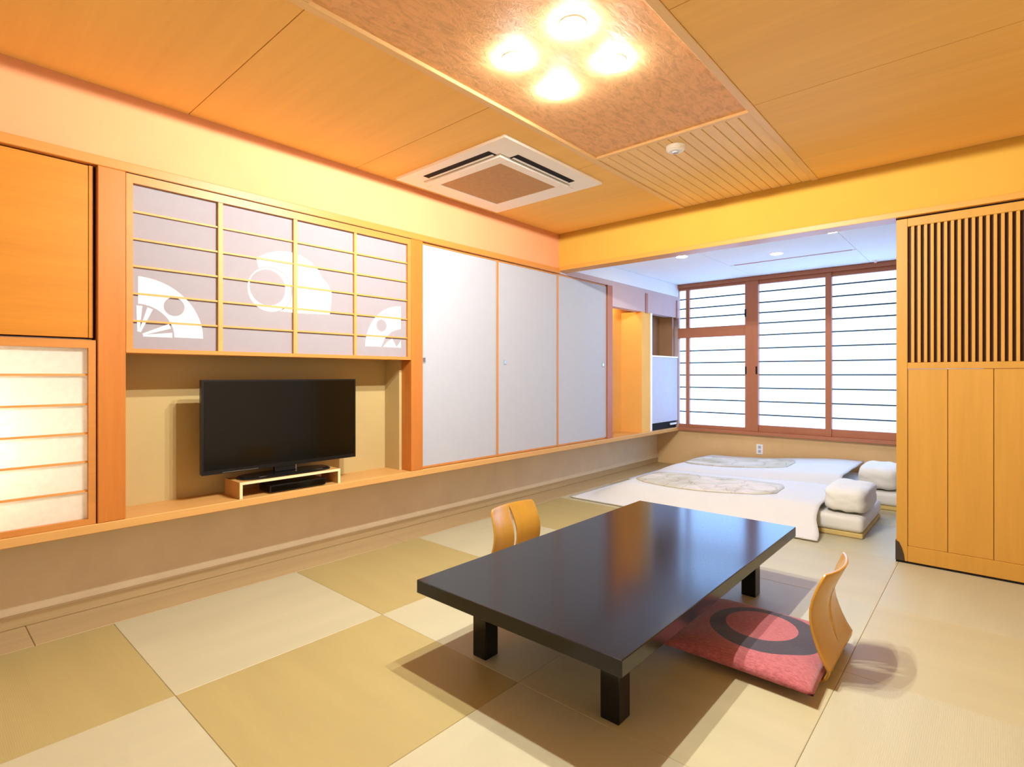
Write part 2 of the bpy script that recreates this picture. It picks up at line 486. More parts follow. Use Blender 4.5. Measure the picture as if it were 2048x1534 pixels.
# glowing shoji light box below it
lb = empty('shoji_light_box', (-0.15, 0.14, ZS1))
tag(lb, 'lit paper light box with thin horizontal bars at the lower left', 'lamp')
box('back_panel', 'paper', -0.30, -0.285, -0.36, 0.587, ZS1, 1.30, lb)
box('side_panel', 'paper', -0.285, -0.03, -0.36, -0.345, ZS1, 1.30, lb)
box('side_panel', 'paper', -0.283, -0.03, 0.5755, 0.5865, ZS1 + 0.001, 1.30, lb)
box('top_panel', 'paper', -0.285, -0.03, -0.345, 0.575, 1.30, 1.312, lb)
frame_yz('shoji_frame', 'wood_h', -0.030, 0.004, -0.345, 0.584, ZS1 + 0.001, 1.306, 0.027, lb, 0.036, 0.024)
sp = box('paper', 'lamp_paper', -0.0205, -0.020, -0.318, 0.557, ZS1 + 0.025, 1.270, lb)
for z in [1.151, 1.019, 0.889, 0.762, 0.632]:
    box('shoji_bar', 'kumiko', -0.0195, -0.008, -0.318, 0.557, z - 0.0045, z + 0.0045, lb)
bm = bmesh.new()
lathe(bm, -0.16, 0.06, [(0.0, 0.70), (0.014, 0.70), (0.014, 1.08), (0.0, 1.08)], 12)
tube = link_mesh('light_tube', bm, emit('tube_glow', (1.0, 0.97, 0.86), SHOJI_LAMP_W), lb)

# wall cabinet with four shoji doors and backlit fan cutouts
cab = empty('shoji_cabinet', (-0.15, 1.52, 1.254))
tag(cab, 'hanging wall cabinet with four paper doors and glowing fan shapes above the television', 'cabinet')
box('cabinet_body', 'shelf', -0.27, -0.018, 0.698, 2.340, 1.254, 2.088, cab)
frame_yz('cabinet_frame', 'wood_h', -0.018, 0.010, 0.696, 2.343, 1.254, 2.089, 0.027, cab, 0.040, 0.020)
box('head_gap', 'black_gap', -0.016, 0.0108, 0.70, 2.34, 2.0892, 2.0928, cab)
yd = [0.723, 1.109, 1.515, 1.909, 2.316]
zb = [2.049, 1.920, 1.792, 1.663, 1.534, 1.405, 1.274]
for k in range(4):
    a, b = yd[k], yd[k + 1]
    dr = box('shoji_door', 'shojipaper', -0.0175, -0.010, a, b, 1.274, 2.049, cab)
    w = 0.011 if k in (0, 1) else 0.009
    if k < 3:
        box('door_stile', 'kumiko', -0.0098, 0.006, b - w, b + w, 1.274, 2.049, dr)
    for z in zb[1:-1]:
        box('shoji_bar', 'kumiko', -0.0090, 0.001, a + (0.0 if k == 0 else w), b - (w if k < 3 else 0.0), z - 0.0045, z + 0.0045, dr)

def poly_plate(name, outline, holes, x0, x1, parent, mat):
    """flat plate with holes in the plane x = const, outline in (y, z)"""
    cu = bpy.data.curves.new(name, 'CURVE')
    cu.dimensions = '2D'
    cu.fill_mode = 'BOTH'
    for ring in [outline] + holes:
        s = cu.splines.new('POLY')
        s.points.add(len(ring) - 1)
        for p, (yy, zz_) in zip(s.points, ring):
            p.co = (yy, zz_, 0, 1)
        s.use_cyclic_u = True
    tmp = bpy.data.objects.new('tmp', cu)
    COL.objects.link(tmp)
    dg = bpy.context.evaluated_depsgraph_get()
    me = bpy.data.meshes.new_from_object(tmp.evaluated_get(dg))
    bpy.data.objects.remove(tmp)
    bm = bmesh.new()
    bm.from_mesh(me)
    bmesh.ops.remove_doubles(bm, verts=bm.verts, dist=1e-5)
    for v in bm.verts:
        v.co = Vector((x0, v.co.x, v.co.y))
    r = bmesh.ops.extrude_face_region(bm, geom=bm.faces[:])
    bmesh.ops.translate(bm, verts=[e for e in r['geom'] if isinstance(e, bmesh.types.BMVert)], vec=(x1 - x0, 0, 0))
    return link_mesh(name, bm, mat, parent)

def arc(cy, cz, r, a0, a1, n=28, ry=None):
    ry = r if ry is None else ry
    return [(cy + ry * math.cos(math.radians(a0 + (a1 - a0) * k / n)), cz + r * math.sin(math.radians(a0 + (a1 - a0) * k / n))) for k in range(n + 1)]
def circ(cy, cz, r, n=28):
    return [(cy + r * math.cos(2 * math.pi * k / n), cz + r * math.sin(2 * math.pi * k / n)) for k in range(n)]
FX0, FX1 = -0.0099, -0.0093
c0, c1 = 0.748, 1.336
fan = arc(c0, c1, 0.282, 90, 0) + arc(c0, c1, 0.152, 0, 90)
poly_plate('fan_cutout', fan, [circ(0.899, 1.487, 0.046)], FX0, FX1, cab, 'fan_glow')
for a in (4, 22, 70, 88):
    ca, sa = math.cos(math.radians(a)), math.sin(math.radians(a))
    px, pz = -sa, ca
    w0, w1 = 0.004, 0.012
    r0, r1 = 0.02, 0.143
    quad = [(c0 + r0 * ca + w0 * px, c1 + r0 * sa + w0 * pz), (c0 + r1 * ca + w1 * px, c1 + r1 * sa + w1 * pz),
            (c0 + r1 * ca - w1 * px, c1 + r1 * sa - w1 * pz), (c0 + r0 * ca - w0 * px, c1 + r0 * sa - w0 * pz)]
    poly_plate('fan_rib_cutout', quad, [], FX0, FX1, cab, 'fan_glow')
poly_plate('moon_cutout', circ(1.375, 1.628, 0.124, 40), [circ(1.362, 1.638, 0.100, 40)], FX0, FX1, cab, 'fan_glow')
big = [(1.298, 1.792), (1.35, 1.828), (1.42, 1.852), (1.49, 1.860), (1.56, 1.849), (1.62, 1.822), (1.665, 1.782), (1.690, 1.738), (1.728, 1.705), (1.752, 1.660), (1.752, 1.60), (1.740, 1.518), (1.55, 1.510), (1.43, 1.512)]
big += [(1.375 + 0.128 * math.cos(math.radians(a)), 1.628 + 0.128 * math.sin(math.radians(a))) for a in range(-60, 121, 9)]
poly_plate('cloud_cutout', big, [], FX0, FX1, cab, 'fan_glow')
c0 = 2.272
fan2 = arc(c0, c1, 0.282, 90, 180) + [(c0 - 0.16, c1), (c0 - 0.13, c1 + 0.06), (c0 - 0.075, c1 + 0.105), (c0, c1 + 0.13)]
poly_plate('fan_cutout', fan2, [circ(2.115, 1.478, 0.040)], FX0, FX1, cab, 'fan_glow')
poly_plate('fan_rib_cutout', [(2.125, 1.336), (2.272, 1.336), (2.272, 1.385), (2.235, 1.340), (2.20, 1.395), (2.16, 1.372)], [], FX0, FX1, cab, 'fan_glow')

# white closet doors
def fusuma(name, y0, y1, label, hy, xo, edge_right=True):
    d = box(name, 'paper', -0.045 + xo, -0.014 + xo, y0, y1 - (0.022 if edge_right else 0.0), ZS1 + 0.018, 2.078)
    tag(d, label, 'door', kind='structure')
    if edge_right:
        box('door_edge', 'wood_edge', -0.047 + xo, -0.008 + xo, y1 - 0.0215, y1, ZS1 + 0.003, 2.090, d, 0.001)
    h = box('door_pull', 'brass', -0.0135 + xo, -0.009 + xo, hy - 0.017, hy + 0.017, 1.237, 1.277, d, 0.0015)
    box('pull_recess', 'chrome', -0.009 + xo, -0.0082 + xo, hy - 0.011, hy + 0.011, 1.243, 1.271, h)
    box('door_rail', 'wood_edge', -0.046 + xo, -0.010 + xo, y0, y1 - 0.022, 2.078, 2.0905, d, 0.001)
    box('door_rail', 'wood_edge', -0.046 + xo, -0.010 + xo, y0, y1 - 0.022, ZS1 + 0.003, ZS1 + 0.018, d, 0.001)
    return d
fusuma('door_2', 2.450, 3.250, 'white paper closet door nearest the television alcove', 2.474, 0.0)
fusuma('door_3', 3.252, 4.070, 'middle white paper closet door ending below the room corner', 3.331, 0.0)
fusuma('door_4', 4.072, 4.910, 'white paper closet door beyond the beam wall in the inner room', 4.845, 0.0, False)

# inner room left wall: rail, post, lit niche and cupboard
o = box('trim_8', 'mauve', -0.10, 0.002, YH, 4.912, ZK0, 2.144); tag(o, 'pinkish rail above the last closet door', 'rail', kind='structure')
t = box('trim_9', 'win_wood', -0.10, 0.004, 4.913, 5.010, ZS1, ZK0, bevel=0.002); tag(t, 'pinkish brown post beside the lit amber niche', 'post', kind='structure')
o = box('wall_left', 'mauve', -0.09, 0.0, 5.012, YW, 1.88, 2.144); tag(o, 'mauve plaster panel above the lit niche in the inner room', 'wall', kind='structure')
o = box('wall_left', 'mauve', -0.09, 0.0, 4.914, 5.011, ZK0 + 0.001, 2.144); tag(o, 'small mauve panel above the niche post', 'wall', kind='structure')
nl = o = box('wall_left', 'niche', -0.30, -0.27, 4.95, 5.86, ZS1, 2.10); tag(o, 'amber lit back wall of the niche beyond the closet doors', 'wall', kind='structure')
o = box('wall_left', 'niche', -0.27, -0.01, 4.93, 4.95, ZS1, 2.09); tag(o, 'near side wall of the lit niche', 'wall', kind='structure')
o = box('wall_left', 'niche', -0.27, -0.002, 5.66, 5.86, ZS1, 1.88); tag(o, 'amber pier between the lit niche and the cupboard', 'wall', kind='structure')
t = box('trim_10', 'win_wood', -0.05, 0.008, 5.735, 5.790, 1.872, 2.10, bevel=0.002); tag(t, 'short reddish wooden strut above the lit niche', 'post', kind='structure')
t = box('trim_11', 'win_wood', -0.05, 0.008, 6.555, 6.605, 1.872, 2.10, bevel=0.002); tag(t, 'short reddish wooden strut beside the paper window', 'post', kind='structure')
bm = bmesh.new(); lathe(bm, -0.18, 5.30, [(0.0, 1.985), (0.03, 1.99), (0.04, 2.02), (0.03, 2.05), (0.0, 2.05)], 16)
link_mesh('niche_bulb', bm, emit('niche_glow', (1.0, 0.78, 0.44), 48.0), nl, smooth=True)
bm = bmesh.new(); lathe(bm, -0.18, 5.30, [(0.0, 2.05), (0.045, 2.05), (0.045, 2.08), (0.0, 2.08)], 16)
link_mesh('lamp_base', bm, 'white_plastic', nl)

cup = empty('alcove_cupboard', (-0.15, 6.24, ZS1))
tag(cup, 'built-in cupboard with brown opening above a white panel beside the window', 'cabinet')
box('upper_back', 'brown_panel', -0.20, -0.185, 5.862, YW - 0.002, 1.36, 1.88, cup)
box('side_board', 'brown_panel', -0.185, -0.008, 6.46, 6.50, 1.385, 1.879, cup)
box('cupboard_post', 'white_plastic', -0.18, 0.006, 5.862, 5.900, ZS1 + 0.001, 1.879, cup, 0.002)
box('shelf_edge', 'white_plastic', -0.185, 0.004, 5.901, YW - 0.035, 1.365, 1.384, cup, 0.002)
box('lower_panel', 'grey_paper', -0.020, -0.004, 5.902, YW - 0.036, 0.572, 1.364, cup, 0.002)
box('vent_gap', 'black_gap', -0.18, -0.028, 5.902, YW - 0.036, ZS1 + 0.0015, 0.571, cup)
box('vent_bar', 'white_ceiling', -0.026, -0.012, 6.43, 6.60, 0.522, 0.545, cup, 0.002)

# ------------------------------------------------------------------ lattice sliding door on the right
ld = empty('door_5', (3.45, YH + 0.04, 0.0))
tag(ld, 'amber wooden sliding door with vertical lattice above plain boards', 'door', kind='structure')
DX0, DX1 = 2.573, 4.33
dy0, dy1 = YH + 0.018, YH + 0.050
box('stile', 'door', DX0, 2.629, dy0, dy1, 0.010, 2.106, ld, 0.002)
box('stile', 'door', DX1 - 0.056, DX1, dy0, dy1, 0.010, 2.106, ld, 0.002)
box('top_rail', 'door', 2.6295, DX1 - 0.057, dy0, dy1, 2.056, 2.106, ld, 0.002)
box('middle_rail', 'door', 2.6295, DX1 - 0.057, dy0, dy1, 1.187, 1.226, ld, 0.002)
box('bottom_rail', 'door', 2.6295, DX1 - 0.057, dy0, dy1, 0.010, 0.105, ld, 0.002)
px = [2.6295, 2.821, 3.024, 3.235, 3.44, 3.645, 3.85, 4.06, DX1 - 0.057]
for a, b in zip(px, px[1:]):
    box('door_board', 'door', a + 0.0012, b - 0.0012, dy0 + 0.006, dy1 - 0.006, 0.1055, 1.1865, ld, 0.002)
for k in range(1, 54):
    xs = 2.6305 + 0.0313 * k
    if xs > DX1 - 0.06: break
    box('lattice_slat', 'door_slat', xs - 0.0147, xs + 0.0005, dy0 + 0.003, dy1 - 0.010, 1.2265, 2.0555, ld, 0.001)
box('lattice_back', 'dark_back', 2.6295, DX1 - 0.057, dy1 - 0.008, dy1 - 0.002, 1.2265, 2.0555, ld)
box('seam_back', 'dark_back', 2.63, DX1 - 0.058, dy1 - 0.005, dy1 - 0.001, 0.106, 1.186, ld)
bm = bmesh.new()
prof = [(0.0, 0.012), (0.046, 0.012), (0.042, 0.05), (0.032, 0.09), (0.018, 0.122), (0.0, 0.132)]
vs0 = [bm.verts.new((DX0 - 0.004 + a, dy0 - 0.006, b)) for a, b in prof]
vs1 = [bm.verts.new((DX0 - 0.004 + a, dy1 + 0.004, b)) for a, b in prof]
bm.faces.new(vs0); bm.faces.new(vs1[::-1])
for k in range(len(prof)):
    k2 = (k + 1) % len(prof)
    bm.faces.new((vs0[k], vs1[k], vs1[k2], vs0[k2]))
link_mesh('corner_guard', bm, 'guard', ld)
t = box('trim_12', 'black_gap', DX0 - 0.002, XR, dy0 - 0.004, dy1 + 0.03, 0.0005, 0.008); tag(t, 'thin dark strip on the floor below the lattice door', 'track', kind='structure')  # flat dark strip along the foot of the door
t = box('trim_13', 'black_gap', DX0 - 0.002, XR, dy0 + 0.004, dy1 + 0.02, 2.1065, 2.1148); tag(t, 'dark head groove above the lattice door', 'track', kind='structure')

# ------------------------------------------------------------------ ceiling equipment
ac = empty('air_conditioner', (0.55, 2.66, ZC))
tag(ac, 'square cream cassette air conditioner set into the orange ceiling', 'air conditioner')
ax0, ax1, ay0, ay1 = 0.068, 1.04, 2.175, 3.15
def frame_xy(name, mat, X0, X1, Y0, Y1, x0, x1, y0, y1, z0, z1, parent, bevel=0.0):
    bm = bmesh.new()
    add_box(bm, X0, X1, Y0, y0, z0, z1, bevel)
    add_box(bm, X0, X1, y1, Y1, z0, z1, bevel)
    add_box(bm, X0, x0, y0, y1, z0, z1, bevel)
    add_box(bm, x1, X1, y0, y1, z0, z1, bevel)
    return link_mesh(name, bm, mat, parent)
ix0, ix1, iy0, iy1 = 0.145, 0.905, 2.285, 3.05
frame_xy('panel_frame', 'white_plastic', ax0, ax1, ay0, ay1, 0.175, 0.875, 2.315, 3.02, ZC - 0.018, ZC - 0.001, ac, 0.0)
frame_xy('grille_frame', 'white_plastic', 0.185, 0.865, 2.325, 3.01, 0.245, 0.795, 2.405, 2.960, ZC - 0.032, ZC - 0.004, ac, 0.002)
box('intake_grille', 'grille', 0.246, 0.794, 2.406, 2.959, ZC - 0.028, ZC - 0.006, ac)
# outlet slots: near (-y side), right (+x side), far, left
def outlet(x0, x1, y0, y1, alongx):
    s = box('air_outlet', 'black_gap', x0, x1, y0, y1, ZC - 0.0195, ZC - 0.0175, ac)
    if alongx:
        box('louver', 'white_plastic', x0 + 0.012, x1 - 0.012, y1 - 0.026, y1 - 0.010, ZC - 0.024, ZC - 0.0198, s, 0.001)
    else:
        box('louver', 'white_plastic', x0 + 0.010, x0 + 0.026, y0 + 0.012, y1 - 0.012, ZC - 0.024, ZC - 0.0198, s, 0.001)
outlet(0.255, 0.845, 2.250, 2.318, True)
outlet(0.872, 0.940, 2.400, 2.975, False)
for q in ((0.255, 0.845, 3.024, 3.088), (0.110, 0.170, 2.400, 2.975)):
    box('closed_flap', 'white_plastic', q[0], q[1], q[2], q[3], ZC - 0.0215, ZC - 0.0182, ac, 0.0012)

# four separate lamps on the rough panel
ZL = ZC + 0.012
for lx, ly, lab in [(1.837, 1.677, 'glowing white ceiling lamp, the topmost of four, farthest from the air conditioner'),
                    (1.525, 1.699, 'glowing white ceiling lamp, the leftmost of the four on the rough panel'),
                    (1.829, 1.988, 'glowing white ceiling lamp, the rightmost of four, nearest the smoke detector'),
                    (1.516, 2.013, 'glowing white ceiling lamp, the lowest of four, nearest the air conditioner')]:
    cl = empty('ceiling_lamp', (lx, ly, ZL))
    tag(cl, lab, 'lamp', 'four lamps on the rough ceiling panel')
    bm = bmesh.new()
    lathe(bm, lx, ly, [(0.0, ZL - 0.006), (0.052, ZL - 0.006), (0.052, ZL), (0.0, ZL)], 20)
    hd = link_mesh('lamp_holder', bm, 'white_plastic', cl)
    bm = bmesh.new()
    lathe(bm, lx, ly, [(0.0, ZL - 0.0255), (0.046, ZL - 0.0250), (0.044, ZL - 0.016), (0.036, ZL - 0.0065), (0.0, ZL - 0.0065)], 20)
    link_mesh('lamp_shade', bm, 'lamp_glow', cl)
    bm = bmesh.new()
    lathe(bm, lx, ly, [(0.0, ZL - 0.030), (0.036, ZL - 0.029), (0.047, ZL - 0.0256), (0.0, ZL - 0.0256)], 20)
    link_mesh('lamp_diffuser', bm, 'lamp_glass', cl)
    ld_ = bpy.data.lights.new('lamp_light', 'SPOT')
    ld_.energy = LAMP_W
    ld_.color = LAMP_COLOR
    ld_.spot_size = math.radians(180.0)
    ld_.spot_blend = 0.02
    ld_.shadow_soft_size = 0.012
    lo_ = bpy.data.objects.new('lamp_light', ld_)
    COL.objects.link(lo_)
    lo_.parent = cl
    lo_.location = (0, 0, -0.042)

# smoke detector
sd = empty('smoke_detector', (1.66, 2.945, ZC))
tag(sd, 'small round white smoke detector on the reed ceiling strip', 'smoke detector')
bm = bmesh.new(); lathe(bm, 1.66, 2.945, [(0.0, 2.427), (0.038, 2.428), (0.050, 2.436), (0.054, 2.4595), (0.0, 2.4595)], 28)
link_mesh('detector_body', bm, 'white_plastic', sd, smooth=False)
bm = bmesh.new(); lathe(bm, 1.66, 2.945, [(0.0, 2.420), (0.016, 2.421), (0.018, 2.427), (0.0, 2.427)], 16)
link_mesh('detector_cap', bm, 'paper', sd)

# downlights in the inner room
def downlight(x, y, label):
    e = empty('downlight', (x, y, ZF))
    tag(e, label, 'lamp', 'downlights in the white inner ceiling')
    bm = bmesh.new()
    lathe(bm, x, y, [(0.0, ZF - 0.004), (0.058, ZF - 0.004), (0.062, ZF - 0.0005), (0.0, ZF - 0.0005)], 24)
    link_mesh('trim_ring', bm, 'white_plastic', e)
    bm = bmesh.new()
    lathe(bm, x, y, [(0.0, ZF - 0.006), (0.046, ZF - 0.006), (0.046, ZF - 0.0042), (0.0, ZF - 0.0042)], 24)
    link_mesh('lens', bm, emit('downlight_glow', (1.0, 0.94, 0.86), DOWNLIGHT_W), e)
downlight(2.055, 4.94, 'round downlight in the white ceiling nearest the lattice door')
downlight(1.487, 5.50, 'round downlight in the middle of the white inner ceiling')
downlight(0.76, 5.03, 'round downlight in the white ceiling nearest the closet doors')

# ------------------------------------------------------------------ television
st = empty('television_stand', (-0.10, 1.50, ZS1))
tag(st, 'low open wooden riser with pale edges under the television', 'stand')
sz = ZS1 + 0.0005
box('side_board', 'stand', -0.20, -0.001, 1.207, 1.222, sz, 0.572, st)
box('side_board', 'stand', -0.20, -0.001, 1.790, 1.805, sz, 0.572, st)
box('top_board', 'stand', -0.20, -0.001, 1.222, 1.790, 0.558, 0.572, st)
bm = bmesh.new()
add_box(bm, -0.001, 0.001, 1.207, 1.222, sz, 0.572)
add_box(bm, -0.001, 0.001, 1.790, 1.805, sz, 0.572)
add_box(bm, -0.001, 0.001, 1.222, 1.790, 0.558, 0.572)
link_mesh('edge_banding', bm, 'pale_ply', st)

tv = empty('television', (-0.09, 1.505, 0.5725))
tag(tv, 'black flat television standing on a low riser in the alcove', 'television')
Y0, Y1, Z0, Z1 = 1.047, 1.964, 0.620, 1.124
box('housing', 'black_plastic', -0.115, -0.084, Y0, Y1, Z0, Z1, tv, 0.004)
box('rear_bulge', 'black_plastic', -0.150, -0.115, Y0 + 0.12, Y1 - 0.12, Z0 + 0.05, Z1 - 0.10, tv, 0.01)
box('screen', 'screen', -0.0842, -0.0820, Y0 + 0.014, Y1 - 0.010, Z0 + 0.022, Z1 - 0.010, tv)
frame_yz('bezel', 'black_plastic', -0.0838, -0.0800, Y0, Y1, Z0, Z1, 0.010, tv, 0.008, 0.022)
box('bezel_highlight', 'chrome', -0.0800, -0.0794, 1.15, 1.34, Z0 + 0.004, Z0 + 0.0065, tv)
bm = bmesh.new()
n = 40
ringb, ringm, ringt = [], [], []
for k in range(n):
    a = 2 * math.pi * k / n
    c, s = math.cos(a), math.sin(a)
    ex = 0.085 * math.copysign(abs(c) ** 0.6, c); ey = 0.27 * math.copysign(abs(s) ** 0.55, s)
    ringb.append(bm.verts.new((-0.095 + ex, 1.505 + ey, 0.5725)))
    ringm.append(bm.verts.new((-0.095 + ex, 1.505 + ey, 0.580)))
    ringt.append(bm.verts.new((-0.095 + ex * 0.86, 1.505 + ey * 0.95, 0.588)))
for A, B in ((ringb, ringm), (ringm, ringt)):
    for k in range(n):
        k2 = (k + 1) % n
        bm.faces.new((A[k], A[k2], B[k2], B[k]))
bm.faces.new(ringt); bm.faces.new(ringb[::-1])
link_mesh('foot', bm, 'black_plastic', tv)
box('neck', 'black_plastic', -0.118, -0.088, 1.44, 1.575, 0.587, 0.66, tv, 0.004)
box('neck_highlight', 'chrome', -0.0878, -0.0868, 1.562, 1.568, 0.589, 0.619, tv)
box('foot_trim', 'chrome', -0.0215, -0.0200, 1.32, 1.70, 0.5835, 0.5855, tv)

sb = empty('video_recorder', (-0.06, 1.56, sz))
tag(sb, 'flat black set-top box lying under the television riser', 'set-top box')
box('recorder_body', 'black_plastic', -0.15, -0.010, 1.375, 1.715, sz + 0.004, 0.528, sb, 0.004)
box('front_panel', 'screen', -0.0105, -0.0085, 1.383, 1.707, sz + 0.009, 0.522, sb)
for y in (1.40, 1.69):
    box('foot', 'black_plastic', -0.14, -0.02, y - 0.012, y + 0.012, sz, sz + 0.005, sb)

# ------------------------------------------------------------------ low table
tb = empty('low_table', (1.765, 2.28, 0.0))
tag(tb, 'low dark lacquered rectangular table in the middle of the mats', 'table')
TX0, TX1, TY0, TY1, TZ = 1.302, 2.228, 1.365, 3.190, 0.335
box('table_top', 'lacquer', TX0, TX1, TY0, TY1, TZ - 0.052, TZ, tb, 0.003, 2)
bm = bmesh.new()
a0, a1, b0, b1 = 1.46, 2.075, 1.60, 2.965
for s in ((a0, a1, b0 + 0.012, b0 + 0.034), (a0, a1, b1 - 0.034, b1 - 0.012), (a0 + 0.012, a0 + 0.034, b0 + 0.034, b1 - 0.034), (a1 - 0.034, a1 - 0.012, b0 + 0.034, b1 - 0.034)):
    add_box(bm, s[0], s[1], s[2], s[3], TZ - 0.09, TZ - 0.052)
link_mesh('apron', bm, 'lacquer_edge', tb)
for x in (1.422, 2.032):
    for y in (1.560, 2.925):
        box('leg', 'lacquer', x, x + 0.072, y, y + 0.075, 0.0, TZ - 0.052, tb, 0.004, 2)

# ------------------------------------------------------------------ legless chairs
def zaisu(name, loc, flip, label):
    root = empty(name, loc)
    root['label'] = label; root['category'] = 'chair'; root['group'] = 'legless plywood chairs at the low table'
    # profile of the bent shell in local (x forward, z up): seat front -> bend -> top of the back
    prof = []
    for k in range(7): prof.append((0.40 - 0.30 * k / 6, 0.014, 0.0, 0.400))
    R = 0.055
    for k in range(1, 7):
        a = math.radians(90 * k / 6)
        prof.append((0.10 - 0.05 - R * math.sin(a) + 0.0, 0.014 + R - R * math.cos(a), 0.0, 0.400 + 0.03 * k / 6))
    upz = [0.10, 0.135, 0.17, 0.205, 0.24, 0.275, 0.31, 0.345, 0.370, 0.392, 0.408]
    upx = [0.010, 0.022, 0.031, 0.037, 0.038, 0.033, 0.022, 0.007, -0.005, -0.015, -0.022]
    upc = [0.004, 0.008, 0.012, 0.016, 0.020, 0.025, 0.029, 0.033, 0.035, 0.036, 0.036]
    upw = [0.425, 0.418, 0.411, 0.404, 0.398, 0.392, 0.385, 0.378, 0.372, 0.364, 0.335]
    for x, z, cv, w in zip(upx, upz, upc, upw):
        prof.append((x, z, cv, w))
    nu = 17
    us = [-1 + 2 * k / (nu - 1) for k in range(nu)]
    # squeeze the two middle columns to make the slit
    mid = nu // 2
    bm = bmesh.new()
    grid = []
    for (x, z, cv, w) in prof:
        row = []
        for k, u in enumerate(us):
            yy = u * w / 2
            row.append([x + cv * u * u - 0.35 * cv * 0, yy, z])
        grid.append(row)
    rows = len(grid)
    i0, i1 = 13, rows - 2                 # slit rows
    left = [[None] * nu for _ in range(rows)]
    for i in range(rows):
        for k in range(nu):
            left[i][k] = bm.verts.new(grid[i][k])
    # the slit: split the centre column
    cl_, cr_ = {}, {}
    for i in range(rows):
        if i0 < i < i1:
            tt = (i - i0) / (i1 - i0)
            hw = 0.013 * math.sin(math.pi * tt) ** 0.6
            p = grid[i][mid]
            left[i][mid].co.y = -hw
            cr_[i] = bm.verts.new((p[0], hw, p[2]))
        else:
            cr_[i] = left[i][mid]
    for i in range(rows - 1):
        for k in range(nu - 1):
            a, b = left[i][k], left[i][k + 1]
            c, d = left[i + 1][k + 1], left[i + 1][k]
            if k == mid:
                a, d = cr_[i], cr_[i + 1]
            fs = []
            for q in (a, b, c, d):
                if q not in fs: fs.append(q)
            if len(fs) >= 3:
                bm.faces.new(fs)
    if flip:
        for v in bm.verts:
            v.co.x = -v.co.x
    sw = Vector(loc)
    bmesh.ops.recalc_face_normals(bm, faces=bm.faces)
    bmesh.ops.solidify(bm, geom=bm.faces[:], thickness=0.010)
    bmesh.ops.translate(bm, verts=bm.verts, vec=sw)
    zmin = min(v.co.z for v in bm.verts)
    bmesh.ops.translate(bm, verts=bm.verts, vec=(0, 0, -zmin + 0.001))
    o = link_mesh('bent_shell', bm, 'ply', root, smooth=True)
    md = o.modifiers.new('bevel', 'BEVEL'); md.width = 0.002; md.segments = 2; md.limit_method = 'ANGLE'
    return root
zaisu('legless_chair', (2.560, 2.462, 0.0), True, 'legless bent plywood floor chair with a red cushion on its seat')
zaisu('legless_chair', (0.935, 2.345, 0.0), False, 'legless bent plywood floor chair behind the table without visible cushion')

# ------------------------------------------------------------------ cushion
def cushion_mat():
    m, nt, b = new_mat('red_cushion_print')
    tc = nt.nodes.new('ShaderNodeTexCoord')
    sep = nt.nodes.new('ShaderNodeSeparateXYZ')
    nt.links.new(tc.outputs['Object'], sep.inputs[0])
    def math_(op, a, b_=None):
        n = nt.nodes.new('ShaderNodeMath'); n.operation = op
        if isinstance(a, (int, float)): n.inputs[0].default_value = a
        else: nt.links.new(a, n.inputs[0])
        if b_ is not None:
            if isinstance(b_, (int, float)): n.inputs[1].default_value = b_
            else: nt.links.new(b_, n.inputs[1])
        return n.outputs[0]
    def radius(cx, cy):
        dx = math_('SUBTRACT', sep.outputs[0], cx); dy = math_('SUBTRACT', sep.outputs[1], cy)
        return math_('SQRT', math_('ADD', math_('MULTIPLY', dx, dx), math_('MULTIPLY', dy, dy)))
    outer = math_('LESS_THAN', radius(0.028, 0.025), 0.215)
    inner = math_('GREATER_THAN', radius(0.010, 0.047), 0.140)
    ring = math_('MULTIPLY', outer, inner)
    nz = noise_node(nt, 60.0, (1, 3, 1), 5.0, 0.7)
    r = ramp_node(nt, nz.outputs['Fac'], [(0.3, lin((150, 70, 70))), (0.7, lin((200, 112, 112)))])
    mx = nt.nodes.new('ShaderNodeMix'); mx.data_type = 'RGBA'
    nt.links.new(ring, mx.inputs[0])
    nt.links.new(r.outputs['Color'], mx.inputs[6])
    mx.inputs[7].default_value = lin((66, 56, 62))
    nt.links.new(mx.outputs[2], b.inputs['Base Color'])
    b.inputs['Roughness'].default_value = 0.8
    b.inputs['Sheen Weight'].default_value = 0.3
    b.inputs['Specular IOR Level'].default_value = 0.2
    bp = nt.nodes.new('ShaderNodeBump'); bp.inputs['Strength'].default_value = 0.35; bp.inputs['Distance'].default_value = 0.006
    nt.links.new(nz.outputs['Fac'], bp.inputs['Height']); nt.links.new(bp.outputs['Normal'], b.inputs['Normal'])
    return m
def pillow_mesh(lx, ly, h, n=24, edge=0.012, pinch=0.03, seed=0.0, rough=0.004, power=2.6):
    bm = bmesh.new()
    top, bot = [], []
    for i in range(n + 1):
        rt, rb = [], []
        for j in range(n + 1):
            u, v = -1 + 2 * i / n, -1 + 2 * j / n
            f = (1 - abs(u) ** power) * (1 - abs(v) ** power)
            f = max(f, 0) ** 0.55
            x = lx / 2 * u * (1 - pinch * (1 - v * v))
            y = ly / 2 * v * (1 - pinch * (1 - u * u))
            wob = rough * mnoise.noise(Vector((x * 9 + seed, y * 9, seed)))
            zt = h * (0.36 + 0.64 * f) + wob * f
            zb_ = h * 0.36 * (1 - f) + 0.0
            rt.append(bm.verts.new((x, y, zt)))
            rb.append(rt[-1] if (i in (0, n) or j in (0, n)) else bm.verts.new((x, y, zb_)))
        top.append(rt); bot.append(rb)
    for i in range(n):
        for j in range(n):
            bm.faces.new((top[i][j], top[i + 1][j], top[i + 1][j + 1], top[i][j + 1]))
            q = (bot[i][j], bot[i][j + 1], bot[i + 1][j + 1], bot[i + 1][j])
            bm.faces.new(q)
    return bm
bm = pillow_mesh(0.57, 0.60, 0.068, 30, pinch=0.025, seed=2.2, power=5.0)
